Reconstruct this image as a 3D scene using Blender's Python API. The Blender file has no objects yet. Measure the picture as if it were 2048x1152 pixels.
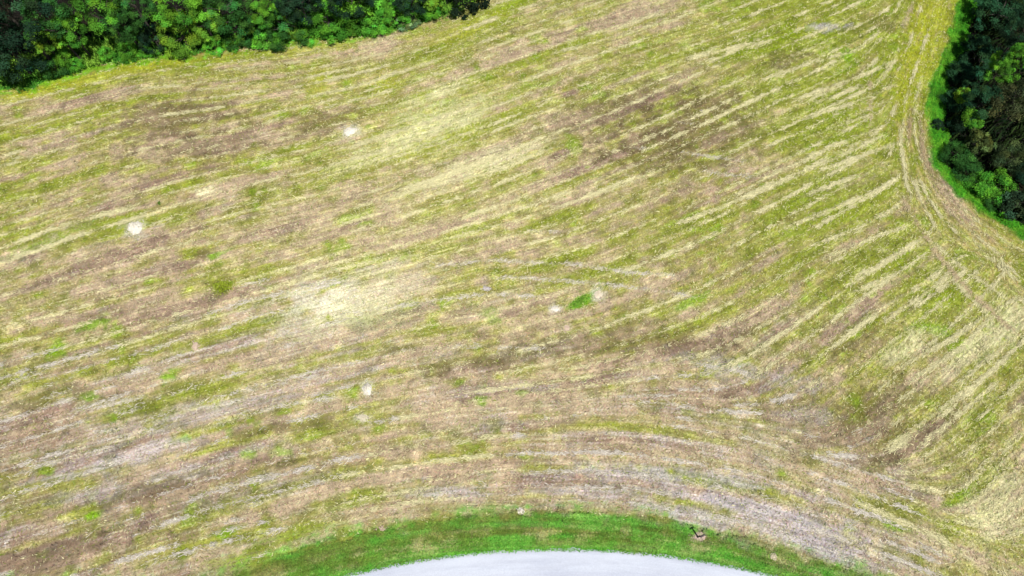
import bpy, math, random
import numpy as np
from mathutils import Vector

random.seed(7)
rng = np.random.default_rng(11)
SC = bpy.context.scene
COL = SC.collection

# ------------------------------------------------------------------ camera
CAM_H = 45.0
PITCH = math.radians(22.4)            # tilt away from straight down
F = 1365.0                            # focal length in photograph pixels (2048 wide)
cam = bpy.data.cameras.new("camera")
cam.sensor_width = 36.0
cam.lens = 36.0 * F / 2048.0
cam.clip_end = 3000
cam_o = bpy.data.objects.new("camera", cam)
COL.objects.link(cam_o)
cam_o.location = (0, 0, CAM_H)
cam_o.rotation_euler = (PITCH, 0, 0)
SC.camera = cam_o


def at(x, y, z=0.0):
    """point of the place that stands at height z behind photograph pixel x, y"""
    dx = (x - 1024.0) / F
    dy = -(y - 576.0) / F
    Y = dy * math.cos(PITCH) + math.sin(PITCH)
    Z = dy * math.sin(PITCH) - math.cos(PITCH)
    t = (CAM_H - z) / -Z
    return (dx * t, Y * t)


# ------------------------------------------------------------------ light
p0, p1 = at(1395, 1073.5), at(1385.5, 1058.5)
SHD = Vector((p1[0] - p0[0], p1[1] - p0[1], 0)).normalized()    # way the shadows fall
SUN_EL = math.radians(64)
world = bpy.data.worlds.new("World")
SC.world = world
world.use_nodes = True
wn = world.node_tree
sky = wn.nodes.new("ShaderNodeTexSky")
sky.sky_type = 'NISHITA'
sky.sun_disc = False
sky.sun_elevation = SUN_EL
sky.sun_rotation = math.atan2(-SHD.x, -SHD.y)
bg = wn.nodes["Background"]
bg.inputs[1].default_value = 0.05
wn.links.new(sky.outputs[0], bg.inputs[0])
sun = bpy.data.lights.new("sun", 'SUN')
sun.energy = 5.0
sun.angle = math.radians(0.5)
sun.color = (1.0, 0.97, 0.925)
sun_o = bpy.data.objects.new("sun", sun)
COL.objects.link(sun_o)
d = Vector((SHD.x * math.cos(SUN_EL), SHD.y * math.cos(SUN_EL), -math.sin(SUN_EL)))
sun_o.rotation_euler = d.to_track_quat('-Z', 'Y').to_euler()
sun_o.location = (40, -30, 80)
SC.view_settings.view_transform = 'Standard'
SC.view_settings.look = 'None'
SC.view_settings.gamma = 1
SC.view_settings.use_curve_mapping = False
SC.view_settings.exposure = 0.34
SC.cycles.max_bounces = 4
SC.cycles.diffuse_bounces = 2
SC.cycles.transparent_max_bounces = 4


# ------------------------------------------------------------------ helpers
def lin(c, k=1 / 1.65):
    c = np.asarray(c, float) / 255.0
    return np.where(c <= 0.04045, c / 12.92, ((c + 0.055) / 1.055) ** 2.4) * k


def sstep(a, b, x):
    t = np.clip((x - a) / (b - a), 0, 1)
    return t * t * (3 - 2 * t)


def tag(o, label=None, cat=None, group=None, kind=None):
    if label: o["label"] = label
    if cat: o["category"] = cat
    if group: o["group"] = group
    if kind: o["kind"] = kind
    return o


def raw_mesh(name, verts, quads=None, tris=None, cols=None, colname="tint"):
    verts = np.ascontiguousarray(verts, dtype=np.float32)
    me = bpy.data.meshes.new(name)
    nq = 0 if quads is None else len(quads)
    nt = 0 if tris is None else len(tris)
    me.vertices.add(len(verts))
    me.vertices.foreach_set("co", verts.ravel())
    me.loops.add(nq * 4 + nt * 3)
    me.polygons.add(nq + nt)
    li, ls = [], []
    if nq:
        li.append(np.asarray(quads).ravel())
        ls.append(np.arange(nq) * 4)
    if nt:
        li.append(np.asarray(tris).ravel())
        ls.append(nq * 4 + np.arange(nt) * 3)
    me.loops.foreach_set("vertex_index", np.concatenate(li).astype(np.int32))
    me.polygons.foreach_set("loop_start", np.concatenate(ls).astype(np.int32))
    me.update(calc_edges=True)
    if cols is not None:
        a = me.color_attributes.new(colname, 'FLOAT_COLOR', 'POINT')
        c4 = np.ones((len(verts), 4), np.float32)
        c4[:, :3] = cols
        a.data.foreach_set("color", c4.ravel())
    return me


def link(name, me, mat=None, parent=None):
    o = bpy.data.objects.new(name, me)
    COL.objects.link(o)
    if mat: me.materials.append(mat)
    if parent: o.parent = parent
    return o


def empty(name, loc):
    o = bpy.data.objects.new(name, None)
    o.empty_display_size = 0.3
    COL.objects.link(o)
    o.location = loc
    return o


def new_mat(name):
    m = bpy.data.materials.new(name)
    m.use_nodes = True
    nt = m.node_tree
    b = nt.nodes["Principled BSDF"]
    return m, nt, b


def N(nt, kind, **kw):
    n = nt.nodes.new(kind)
    for k, v in kw.items():
        setattr(n, k, v)
    return n


# ------------------------------------------------------------------ materials
def mat_tinted(name, rough=0.95, noise=38.0, amp=0.35, bump=0.4):
    """earth and grass whose own colour is stored with the surface, broken by fine procedural grain"""
    m, nt, b = new_mat(name)
    a = N(nt, "ShaderNodeVertexColor", layer_name="tint")
    tc = N(nt, "ShaderNodeTexCoord")
    n = N(nt, "ShaderNodeTexNoise")
    n.inputs["Scale"].default_value = noise
    n.inputs["Detail"].default_value = 4
    mr = N(nt, "ShaderNodeMapRange")
    mr.inputs[1].default_value = 0.3
    mr.inputs[2].default_value = 0.7
    mr.inputs[3].default_value = 1 - amp
    mr.inputs[4].default_value = 1 + amp
    mx = N(nt, "ShaderNodeVectorMath", operation='SCALE')
    nt.links.new(tc.outputs["Object"], n.inputs["Vector"])
    nt.links.new(n.outputs["Fac"], mr.inputs[0])
    nt.links.new(a.outputs["Color"], mx.inputs[0])
    nt.links.new(mr.outputs[0], mx.inputs["Scale"])
    nt.links.new(mx.outputs[0], b.inputs["Base Color"])
    b.inputs["Roughness"].default_value = rough
    b.inputs["Specular IOR Level"].default_value = 0.1
    if bump:
        bp = N(nt, "ShaderNodeBump")
        bp.inputs["Strength"].default_value = bump
        bp.inputs["Distance"].default_value = 0.03
        nt.links.new(n.outputs["Fac"], bp.inputs["Height"])
        nt.links.new(bp.outputs[0], b.inputs["Normal"])
    return m


def mat_leaf(name, trans=0.24):
    m, nt, b = new_mat(name)
    a = N(nt, "ShaderNodeVertexColor", layer_name="tint")
    oi = N(nt, "ShaderNodeObjectInfo")
    mx = N(nt, "ShaderNodeVectorMath", operation='MULTIPLY')
    nt.links.new(a.outputs["Color"], mx.inputs[0])
    nt.links.new(oi.outputs["Color"], mx.inputs[1])
    nt.links.new(mx.outputs[0], b.inputs["Base Color"])
    b.inputs["Roughness"].default_value = 0.75
    b.inputs["Specular IOR Level"].default_value = 0.1
    tr = N(nt, "ShaderNodeBsdfTranslucent")
    tint = N(nt, "ShaderNodeVectorMath", operation='MULTIPLY')
    tint.inputs[1].default_value = (1.15, 1.1, 0.45)
    nt.links.new(mx.outputs[0], tint.inputs[0])
    nt.links.new(tint.outputs[0], tr.inputs["Color"])
    ms = N(nt, "ShaderNodeMixShader")
    ms.inputs[0].default_value = trans
    nt.links.new(b.outputs[0], ms.inputs[1])
    nt.links.new(tr.outputs[0], ms.inputs[2])
    nt.links.new(ms.outputs[0], nt.nodes["Material Output"].inputs[0])
    return m


def mat_bark(name, c1, c2):
    m, nt, b = new_mat(name)
    tc = N(nt, "ShaderNodeTexCoord")
    n = N(nt, "ShaderNodeTexNoise")
    n.inputs["Scale"].default_value = 9
    n.inputs["Detail"].default_value = 5
    r = N(nt, "ShaderNodeValToRGB")
    r.color_ramp.elements[0].color = (*c1, 1)
    r.color_ramp.elements[1].color = (*c2, 1)
    nt.links.new(tc.outputs["Object"], n.inputs["Vector"])
    nt.links.new(n.outputs["Fac"], r.inputs[0])
    nt.links.new(r.outputs[0], b.inputs["Base Color"])
    b.inputs["Roughness"].default_value = 0.9
    bp = N(nt, "ShaderNodeBump")
    bp.inputs["Strength"].default_value = 0.6
    nt.links.new(n.outputs["Fac"], bp.inputs["Height"])
    nt.links.new(bp.outputs[0], b.inputs["Normal"])
    return m


M_FIELD = mat_tinted("mown_field_grass", noise=30, amp=0.36)
M_LAWN = mat_tinted("short_lawn_grass", noise=30, amp=0.25)
M_FLOOR = mat_tinted("woodland_soil", noise=14, amp=0.5)
M_WEED = mat_tinted("undergrowth_leaf", rough=0.7, noise=20, amp=0.2, bump=0)
M_MOUND = mat_tinted("pale_crumbly_soil", noise=55, amp=0.2, bump=0.7)
M_LEAF = mat_leaf("tree_leaf")
M_BARK = mat_bark("tree_bark", (0.02, 0.017, 0.013), (0.07, 0.058, 0.045))

# ------------------------------------------------------------------ outlines, traced in photograph pixels and laid on the ground
G = lambda pts: np.array([at(*p) for p in pts])
ROAD_EDGE = [(640, 1170), (700, 1152), (870, 1115), (1024, 1101), (1200, 1104), (1350, 1122), (1540, 1152), (1610, 1168)]
LAWN_EDGE = [(380, 1175), (520, 1130), (620, 1090), (760, 1062), (900, 1035), (1030, 1026), (1160, 1027), (1300, 1035),
             (1395, 1055), (1470, 1078), (1600, 1115), (1740, 1150), (1850, 1185)]
WOOD_EDGE = [(-160, 215), (0, 178), (40, 172), (75, 167), (110, 152), (160, 137), (225, 122), (275, 114), (325, 110), (370, 108),
             (410, 100), (475, 92), (567, 86), (620, 78), (675, 72), (717, 65), (795, 55), (850, 42), (890, 30), (930, 8), (965, -20), (1000, -60)]
STRIP_IN = [(1930, -60), (1917, 0), (1883, 115), (1851, 194), (1852, 262), (1869, 327), (1887, 366), (1921, 403), (1960, 429),
            (2004, 453), (2048, 483), (2140, 540)]
STRIP_OUT = [(1990, -60), (1955, 0), (1940, 45), (1930, 100), (1898, 139), (1890, 165), (1882, 195), (1880, 234), (1880, 277), (1886, 327),
             (1918, 366), (1957, 396), (1990, 420), (2030, 446), (2060, 466), (2150, 520)]
HEAD_IN = [(1820, -60), (1815, 0), (1790, 100), (1762, 200), (1775, 270), (1805, 330), (1840, 400), (1885, 470), (1940, 540), (2000, 605), (2048, 655), (2140, 740)]

# ------------------------------------------------------------------ the ground grid
STEP = 0.08
XA, XB, YA, YB = -52.0, 52.0, -5.0, 51.0
gx = np.arange(XA, XB + 1e-6, STEP)
gy = np.arange(YA, YB + 1e-6, STEP)
NX, NY = len(gx), len(gy)
GX, GY = np.meshgrid(gx, gy)


def blur(a, r, n=3):
    for _ in range(n):
        for ax in (0, 1):
            k = np.pad(a, [(r + 1, r) if i == ax else (0, 0) for i in (0, 1)], mode='edge')
            c = np.cumsum(k, axis=ax)
            s = a.shape[ax]
            hi = np.take(c, np.arange(2 * r + 1, 2 * r + 1 + s), axis=ax)
            lo = np.take(c, np.arange(0, s), axis=ax)
            a = (hi - lo) / (2 * r + 1)
    return a


def unit(a):
    return (a - a.mean()) / (a.std() + 1e-9)


def noise(cell):
    """smooth noise whose blobs are about cell metres across, zero mean, unit spread"""
    k = max(2, int(cell / STEP))
    h, w = NY // k + 4, NX // k + 4
    lo = rng.standard_normal((h, w))
    yy = np.arange(NY) / k + rng.random()
    xx = np.arange(NX) / k + rng.random()
    iy = yy.astype(int); fy = yy - iy; fy = fy * fy * (3 - 2 * fy)
    ix = xx.astype(int); fx = xx - ix; fx = fx * fx * (3 - 2 * fx)
    a = lo[iy][:, ix]; b = lo[iy][:, ix + 1]; c = lo[iy + 1][:, ix]; e = lo[iy + 1][:, ix + 1]
    r = (a * (1 - fx) + b * fx) * (1 - fy)[:, None] + (c * (1 - fx) + e * fx) * fy[:, None]
    return unit(r)


def fbm(cell, octs=4, gain=0.6):
    r, a = 0, 1.0
    for i in range(octs):
        if cell / 2 ** i < STEP * 2: break
        r = r + a * noise(cell / 2 ** i)
        a *= gain
    return unit(r)


def poly_interp(pts, along, q):
    """coordinate of an outline where its other coordinate equals q"""
    p = pts[np.argsort(pts[:, along])]
    return np.interp(q, p[:, along], p[:, 1 - along])


rag = 0.18 * fbm(1.2, 4)
road_y = poly_interp(G(ROAD_EDGE), 0, GX)
xr = np.array([at(*p) for p in ROAD_EDGE])
A_ = np.c_[2 * xr, np.ones(len(xr))]
s_ = np.linalg.lstsq(A_, (xr ** 2).sum(1), rcond=None)[0]
RC = s_[:2]; RR = math.sqrt(s_[2] + RC @ RC) + .12             # the road bends round this centre
d_road = np.hypot(GX - RC[0], GY - RC[1]) - RR            # > 0 outside the bend
lawn_y = poly_interp(G(LAWN_EDGE), 0, GX)
wood_y = poly_interp(G(WOOD_EDGE), 0, GX)
s_in = poly_interp(G(STRIP_IN), 1, GY)
s_out = poly_interp(G(STRIP_OUT), 1, GY)
h_in = poly_interp(G(HEAD_IN), 1, GY)
d_lawn = lawn_y - GY + .12 * fbm(.5, 3)                          # > 0 in the lawn by the road
d_wood = GY - wood_y + rag * .5                                # > 0 in the wood at the top left
d_wood = np.where(GX < at(965, -20)[0] + 2, d_wood, -9)
d_strip = GX - s_in + rag * 0.7                           # > 0 in the green strip or beyond
d_woodr = GX - s_out - .3 + rag * .8                          # > 0 in the wood at the right
d_head = GX - h_in                                        # > 0 on the headland along the right wood

# direction of mowing: tangents of traced lines, blended over the ground
GUIDES = [
    [(0, 178), (250, 118), (480, 95), (700, 70), (900, 30), (1000, -10)],
    [(0, 270), (300, 190), (600, 170), (850, 110), (1000, 50)],
    [(0, 345), (250, 275), (450, 240), (700, 180), (1000, 70)],
    [(0, 420), (250, 345), (500, 280), (800, 200), (1100, 100), (1350, 20)],
    [(0, 527), (250, 443), (500, 365), (700, 320), (950, 240), (1200, 140), (1500, 40)],
    [(0, 650), (300, 570), (600, 490), (900, 395), (1050, 330), (1300, 230), (1500, 130), (1750, 20)],
    [(0, 775), (300, 690), (500, 630), (700, 575), (900, 520), (1100, 470), (1300, 390), (1550, 280), (1780, 180)],
    [(0, 860), (300, 765), (500, 700), (800, 625), (1000, 580), (1200, 520), (1400, 440), (1600, 340), (1780, 250)],
    [(0, 960), (300, 870), (500, 805), (750, 750), (1000, 700), (1200, 640), (1400, 560), (1600, 450), (1780, 350)],
    [(0, 1060), (300, 970), (500, 905), (750, 850), (1000, 810), (1200, 790)],
    [(0, 1150), (200, 1090), (400, 1020), (700, 940), (1000, 905), (1250, 905), (1500, 950), (1800, 1060), (2000, 1150)],
    [(300, 1152), (600, 1085), (800, 1040), (1024, 1025), (1250, 1035), (1500, 1080), (1700, 1152)],
    [(1340, 860), (1500, 890), (1700, 960), (1850, 1030), (2048, 1140)],
    [(1500, 760), (1650, 650), (1850, 490)], [(1650, 870), (1800, 730), (1917, 620), (2030, 500)],
    [(1699, 560), (1834, 480)], [(1761, 623), (1917, 526)], [(1765, 901), (1869, 828), (2048, 660)],
    [(1903, 1030), (1969, 981), (2048, 900)], [(1970, 1060), (2060, 965)],
    [(1870, -30), (1840, 100), (1805, 200), (1812, 270), (1840, 350), (1880, 420), (1940, 480), (2048, 570)],
    [(1917, 0), (1883, 115), (1851, 194), (1852, 262), (1869, 327), (1887, 366), (1960, 429), (2048, 483)],
]
seg_p, seg_a = [], []
for g in GUIDES:
    q = G(g)
    for a, b in zip(q[:-1], q[1:]):
        L = np.hypot(*(b - a)); n = max(1, int(L / 1.5))
        th = math.atan2(b[1] - a[1], b[0] - a[0])
        for i in range(n):
            seg_p.append(a + (b - a) * (i + .5) / n); seg_a.append(th)
seg_p = np.array(seg_p); seg_a = np.array(seg_a)
cs = 1.0
cx = np.arange(XA, XB + 1.01, cs); cy = np.arange(YA, YB + 1.01, cs)
CXg, CYg = np.meshgrid(cx, cy)
d2 = (CXg[..., None] - seg_p[:, 0]) ** 2 + (CYg[..., None] - seg_p[:, 1]) ** 2
w = 1 / (d2 + 1.5) ** 1.6
c2 = (w * np.cos(2 * seg_a)).sum(-1); s2 = (w * np.sin(2 * seg_a)).sum(-1)


def upsample(a):
    u = (gx - XA) / cs; v = (gy - YA) / cs
    iu = np.clip(u.astype(int), 0, a.shape[1] - 2); fu = u - iu
    iv = np.clip(v.astype(int), 0, a.shape[0] - 2); fv = (v - iv)[:, None]
    r0 = a[iv][:, iu] * (1 - fu) + a[iv][:, iu + 1] * fu
    r1 = a[iv + 1][:, iu] * (1 - fu) + a[iv + 1][:, iu + 1] * fu
    return r0 * (1 - fv) + r1 * fv


nrm = np.hypot(c2, s2) + 1e-9
TH = 0.5 * np.arctan2(upsample(s2 / nrm), upsample(c2 / nrm))
UX, UY = np.cos(TH), np.sin(TH)


def pick(a, px, py):
    px, py = np.asarray(px), np.asarray(py)
    ix = np.clip(((px - XA) / STEP + .5).astype(int), 0, NX - 1)
    iy = np.clip(((py - YA) / STEP + .5).astype(int), 0, NY - 1)
    return a[iy, ix]


def smear(chans, half, step=0.12):
    """draw every channel out along the mowing direction, half metres to each side"""
    acc = [c.copy() for c in chans]; n = 1
    for sgn in (1, -1):
        px, py = GX.copy(), GY.copy()
        dx, dy = UX * sgn, UY * sgn
        for k in range(int(half / step)):
            px = px + dx * step; py = py + dy * step
            ix = np.clip(((px - XA) / STEP + .5).astype(np.int32), 0, NX - 1)
            iy = np.clip(((py - YA) / STEP + .5).astype(np.int32), 0, NY - 1)
            fl = iy * NX + ix
            ex, ey = UX.ravel()[fl], UY.ravel()[fl]
            s = np.sign(ex * dx + ey * dy); s[s == 0] = 1
            dx, dy = ex * s, ey * s
            for i, c in enumerate(chans):
                acc[i] += c.ravel()[fl]
            n += 1
    return [unit(a) for a in acc]


def white(r=0):
    a = rng.standard_normal((NY, NX))
    return unit(blur(a, r, 2)) if r else a


L1, L2, L3 = smear([white(0), white(1), white(3)], 4.6)          # long drawn out streaks
S1, S2, S3, S4 = smear([white(0), white(1), white(0), white(2)], 0.7)   # short streaks

# regional make-up, eight columns by five rows over the picture's ground
RX = [128, 384, 640, 896, 1152, 1408, 1664, 1920]
RY = [115, 345, 576, 806, 1036]
REG = dict(
    green=[[.58, .34, .42, .54, .42, .55, .85, .74], [.48, .36, .42, .46, .36, .38, .66, .50], [.36, .42, .36, .42, .48, .50, .58, .64],
           [.33, .28, .20, .24, .25, .29, .29, .50], [.28, .35, .42, .31, .29, .24, .24, .40]],
    dark=[[.25, .45, .25, .2, .35, .3, .35, .1], [.42, .5, .38, .25, .45, .72, .25, .25], [.38, .38, .15, .22, .35, .4, .35, .25],
          [.58, .58, .38, .52, .48, .52, .68, .5], [.68, .62, .42, .32, .3, .25, .35, .45]],
    straw=[[.15, .3, .55, .55, .5, .55, .4, .4], [.42, .22, .42, .85, .45, .3, .55, .45], [.32, .32, .65, .5, .45, .42, .42, .55],
           [.2, .25, .4, .3, .3, .3, .4, .6], [.12, .18, .25, .3, .35, .4, .35, .6]],
    grey=[[.1, .35, .25, .1, .15, .15, .1, 0], [.2, .25, .25, .1, .25, .3, .1, 0], [.3, .25, .5, .35, .25, .25, .1, 0],
          [.55, .55, .5, .4, .4, .45, .45, .2], [.5, .5, .35, .4, .5, .85, .7, .3]])
rp = np.array([at(x, y) for y in RY for x in RX])
d2 = (CXg[..., None] - rp[:, 0]) ** 2 + (CYg[..., None] - rp[:, 1]) ** 2
wr = np.exp(-d2 / (2 * 5.0 ** 2)) + 1e-9
wr /= wr.sum(-1, keepdims=True)
R = {k: upsample((wr * np.array(v).ravel()).sum(-1)) for k, v in REG.items()}

# patches with a shape of their own: centre, half sizes and slope in pixels; what grows or lies there, plus one hazy glow painted in
PATCH = [
    (1160, 603, 26, 11, -.45, 'bright', 1.0), (445, 572, 24, 17, -.2, 'olive', .8), (445, 572, 18, 8, -.4, 'bright', .5), (405, 515, 26, 12, -.5, 'brown', .9),
    (432, 512, 26, 6, -.35, 'bright', .7), (1020, 712, 70, 16, -.15, 'olive', .8), (1385, 603, 35, 14, -.4, 'bright', .6),
    (185, 650, 30, 9, -.2, 'bright', .7), (112, 703, 22, 14, -.4, 'bright', .7), (335, 752, 22, 10, -.35, 'bright', .8),
    (180, 795, 20, 8, -.2, 'bright', .6), (372, 876, 12, 9, 0, 'bright', .8), (185, 1030, 18, 9, 0, 'bright', .9),
    (455, 868, 12, 10, 0, 'bright', .6), (495, 905, 14, 10, 0, 'bright', .6), (565, 905, 18, 10, 0, 'bright', .6), (230, 838, 10, 9, 0, 'bright', .6),
    (455, 1068, 26, 12, -.3, 'bright', .7), (960, 802, 17, 11, 0, 'bright', .7), (1045, 784, 12, 8, 0, 'bright', .5),
    (1700, 108, 22, 14, -.2, 'bright', .7), (1560, 78, 90, 30, -.3, 'green', .8), (1500, 105, 60, 12, -.35, 'green', .7),
    (1690, 65, 60, 20, -.3, 'green', .6), (1030, 10, 45, 14, -.3, 'green', .7), (985, 45, 60, 16, -.4, 'green', .6),
    (890, 205, 22, 9, -.2, 'bright', .8), (862, 232, 18, 7, 0, 'bright', .9), (895, 262, 14, 6, -.2, 'bright', .7), (745, 255, 12, 6, -.2, 'bright', .7),
    (885, 245, 140, 55, -.38, 'yellow', .75), (880, 235, 100, 40, -.38, 'green', .5), (890, 240, 105, 40, -.38, 'straw', .5), (800, 285, 120, 22, -.38, 'straw', .4), (960, 330, 120, 20, -.38, 'straw', .5), (880, 185, 70, 16, -.4, 'straw', .5),
    (690, 600, 150, 60, -.25, 'white', .22), (655, 605, 64, 36, -.2, 'white', .5), (270, 455, 22, 20, 0, 'white', .35), (701, 265, 24, 14, 0, 'white', .4), (735, 777, 14, 18, 0, 'white', .3), (727, 836, 18, 13, 0, 'white', .35), (1110, 618, 14, 10, 0, 'white', .35), (1196, 590, 12, 16, 0, 'white', .45), (390, 693, 12, 14, 0, 'straw', .4), (1134, 656, 12, 12, 0, 'straw', .35), (700, 620, 90, 26, -.25, 'straw', .5), (720, 590, 110, 40, -.25, 'straw', .35),  # wide white and straw ones paint a hazy bright glow; small ones ring mounds
    (60, 500, 90, 9, -.34, 'straw', .8), (100, 480, 100, 10, -.34, 'green', .75), (410, 385, 26, 10, -.2, 'straw', .5),
    (1380, 265, 140, 50, .05, 'brown', .6), (1420, 215, 90, 32, .1, 'brown', .7), (1290, 290, 90, 34, -.2, 'brown', .6), (1330, 320, 90, 26, 0, 'olive', .6),
    (350, 240, 110, 40, -.15, 'brown', .7), (420, 290, 120, 26, -.25, 'brown', .55), (650, 245, 70, 22, -.25, 'brown', .6), (1230, 215, 120, 30, -.35, 'brown', .55),
    (1560, 120, 55, 16, -.2, 'brown', .6), (1740, 55, 60, 20, -.2, 'brown', .4), (1650, 55, 40, 8, -.1, 'grey', .7),
    (1480, 1015, 190, 18, .27, 'grey', .85), (1660, 1105, 75, 16, .3, 'grey', 1.0), (1600, 1080, 80, 12, .3, 'grey', .8), (1450, 960, 130, 12, .2, 'grey', .6),
    (1260, 945, 130, 16, .03, 'grey', .6), (1380, 1030, 70, 18, .2, 'grey', .7), (880, 985, 70, 10, 0, 'grey', .5), (1180, 985, 100, 10, .05, 'grey', .6),
    (1680, 850, 190, 60, .25, 'brown', .45), (1770, 800, 90, 40, -.3, 'olive', .5), (1700, 690, 50, 18, -.4, 'brown', .6), (1620, 830, 50, 16, 0, 'grey', .3),
    (1870, 600, 60, 34, -.5, 'green', .8), (1870, 655, 36, 14, .3, 'bright', .6), (1810, 520, 70, 30, -.6, 'green', .6), (1765, 462, 16, 10, -.4, 'olive', .9),
    (1660, 400, 140, 60, -.5, 'green', .5), (1700, 250, 100, 40, -.45, 'green', .5), (1640, 180, 110, 26, -.45, 'green', .5),
    (1960, 690, 60, 30, -.8, 'straw', .5), (1820, 690, 50, 24, -.6, 'straw', .5), (2030, 640, 40, 40, -.8, 'straw', .6), (1990, 1020, 70, 60, -.6, 'straw', .5),
    (1920, 990, 30, 12, -.7, 'bright', .5), (1790, 1052, 26, 9, .1, 'bright', .7), (1760, 930, 40, 14, -.4, 'olive', .6), (1890, 840, 40, 20, -.7, 'brown', .5),
    (80, 800, 60, 18, -.3, 'olive', .7), (100, 905, 20, 8, -.2, 'olive', .9), (250, 895, 24, 8, -.2, 'olive', .9), (320, 980, 110, 20, -.3, 'brown', .7),
    (90, 1110, 110, 22, -.25, 'brown', .6), (520, 960, 30, 10, -.2, 'grey', .5), (570, 925, 26, 8, -.1, 'olive', .9), (180, 990, 60, 20, -.2, 'grey', .4),
    (750, 640, 80, 16, -.2, 'green', .35), (985, 632, 26, 14, 0, 'bright', .45), (800, 700, 30, 9, -.3, 'olive', .8), (870, 750, 24, 6, -.3, 'olive', .8),
    (250, 915, 140, 20, -.25, 'grey', .6), (420, 820, 150, 14, -.22, 'grey', .5), (500, 865, 90, 10, -.2, 'brown', .5), (620, 850, 80, 14, -.2, 'brown', .5),
    (1200, 690, 240, 22, .02, 'brown', .5), (950, 730, 120, 20, -.15, 'brown', .5), (1350, 680, 110, 30, .1, 'brown', .5), (1480, 740, 140, 20, .2, 'grey', .4),
    (200, 150, 160, 12, -.25, 'yellow', .8), (340, 125, 80, 10, -.15, 'yellow', .7), (620, 95, 90, 12, -.1, 'yellow', .7), (60, 180, 80, 14, -.25, 'yellow', .7),
    (930, 60, 70, 16, -.4, 'yellow', .6), (770, 165, 30, 24, 0, 'yellow', .5), (640, 160, 26, 30, 0, 'yellow', .5), (1845, 60, 26, 80, -4, 'yellow', .9), (1820, 170, 22, 60, -4, 'yellow', .7),
    (270, 115, 60, 5, -.2, 'rust', .8), (400, 105, 50, 4, -.2, 'rust', .7), (560, 90, 60, 4, -.1, 'rust', .7), (700, 72, 50, 4, -.15, 'rust', .6),
    (1310, 1035, 16, 8, .2, 'rust', .7), (560, 1075, 80, 16, -.3, 'green', .6), (480, 1120, 80, 20, -.3, 'green', .7), (640, 1050, 60, 14, -.25, 'green', .4), (700, 1000, 60, 14, -.2, 'green', .5),
]
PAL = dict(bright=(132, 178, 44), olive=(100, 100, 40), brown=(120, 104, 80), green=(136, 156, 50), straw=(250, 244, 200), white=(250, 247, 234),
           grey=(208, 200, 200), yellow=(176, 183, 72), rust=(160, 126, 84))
PAL = {k: lin(v) for k, v in PAL.items()}

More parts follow.
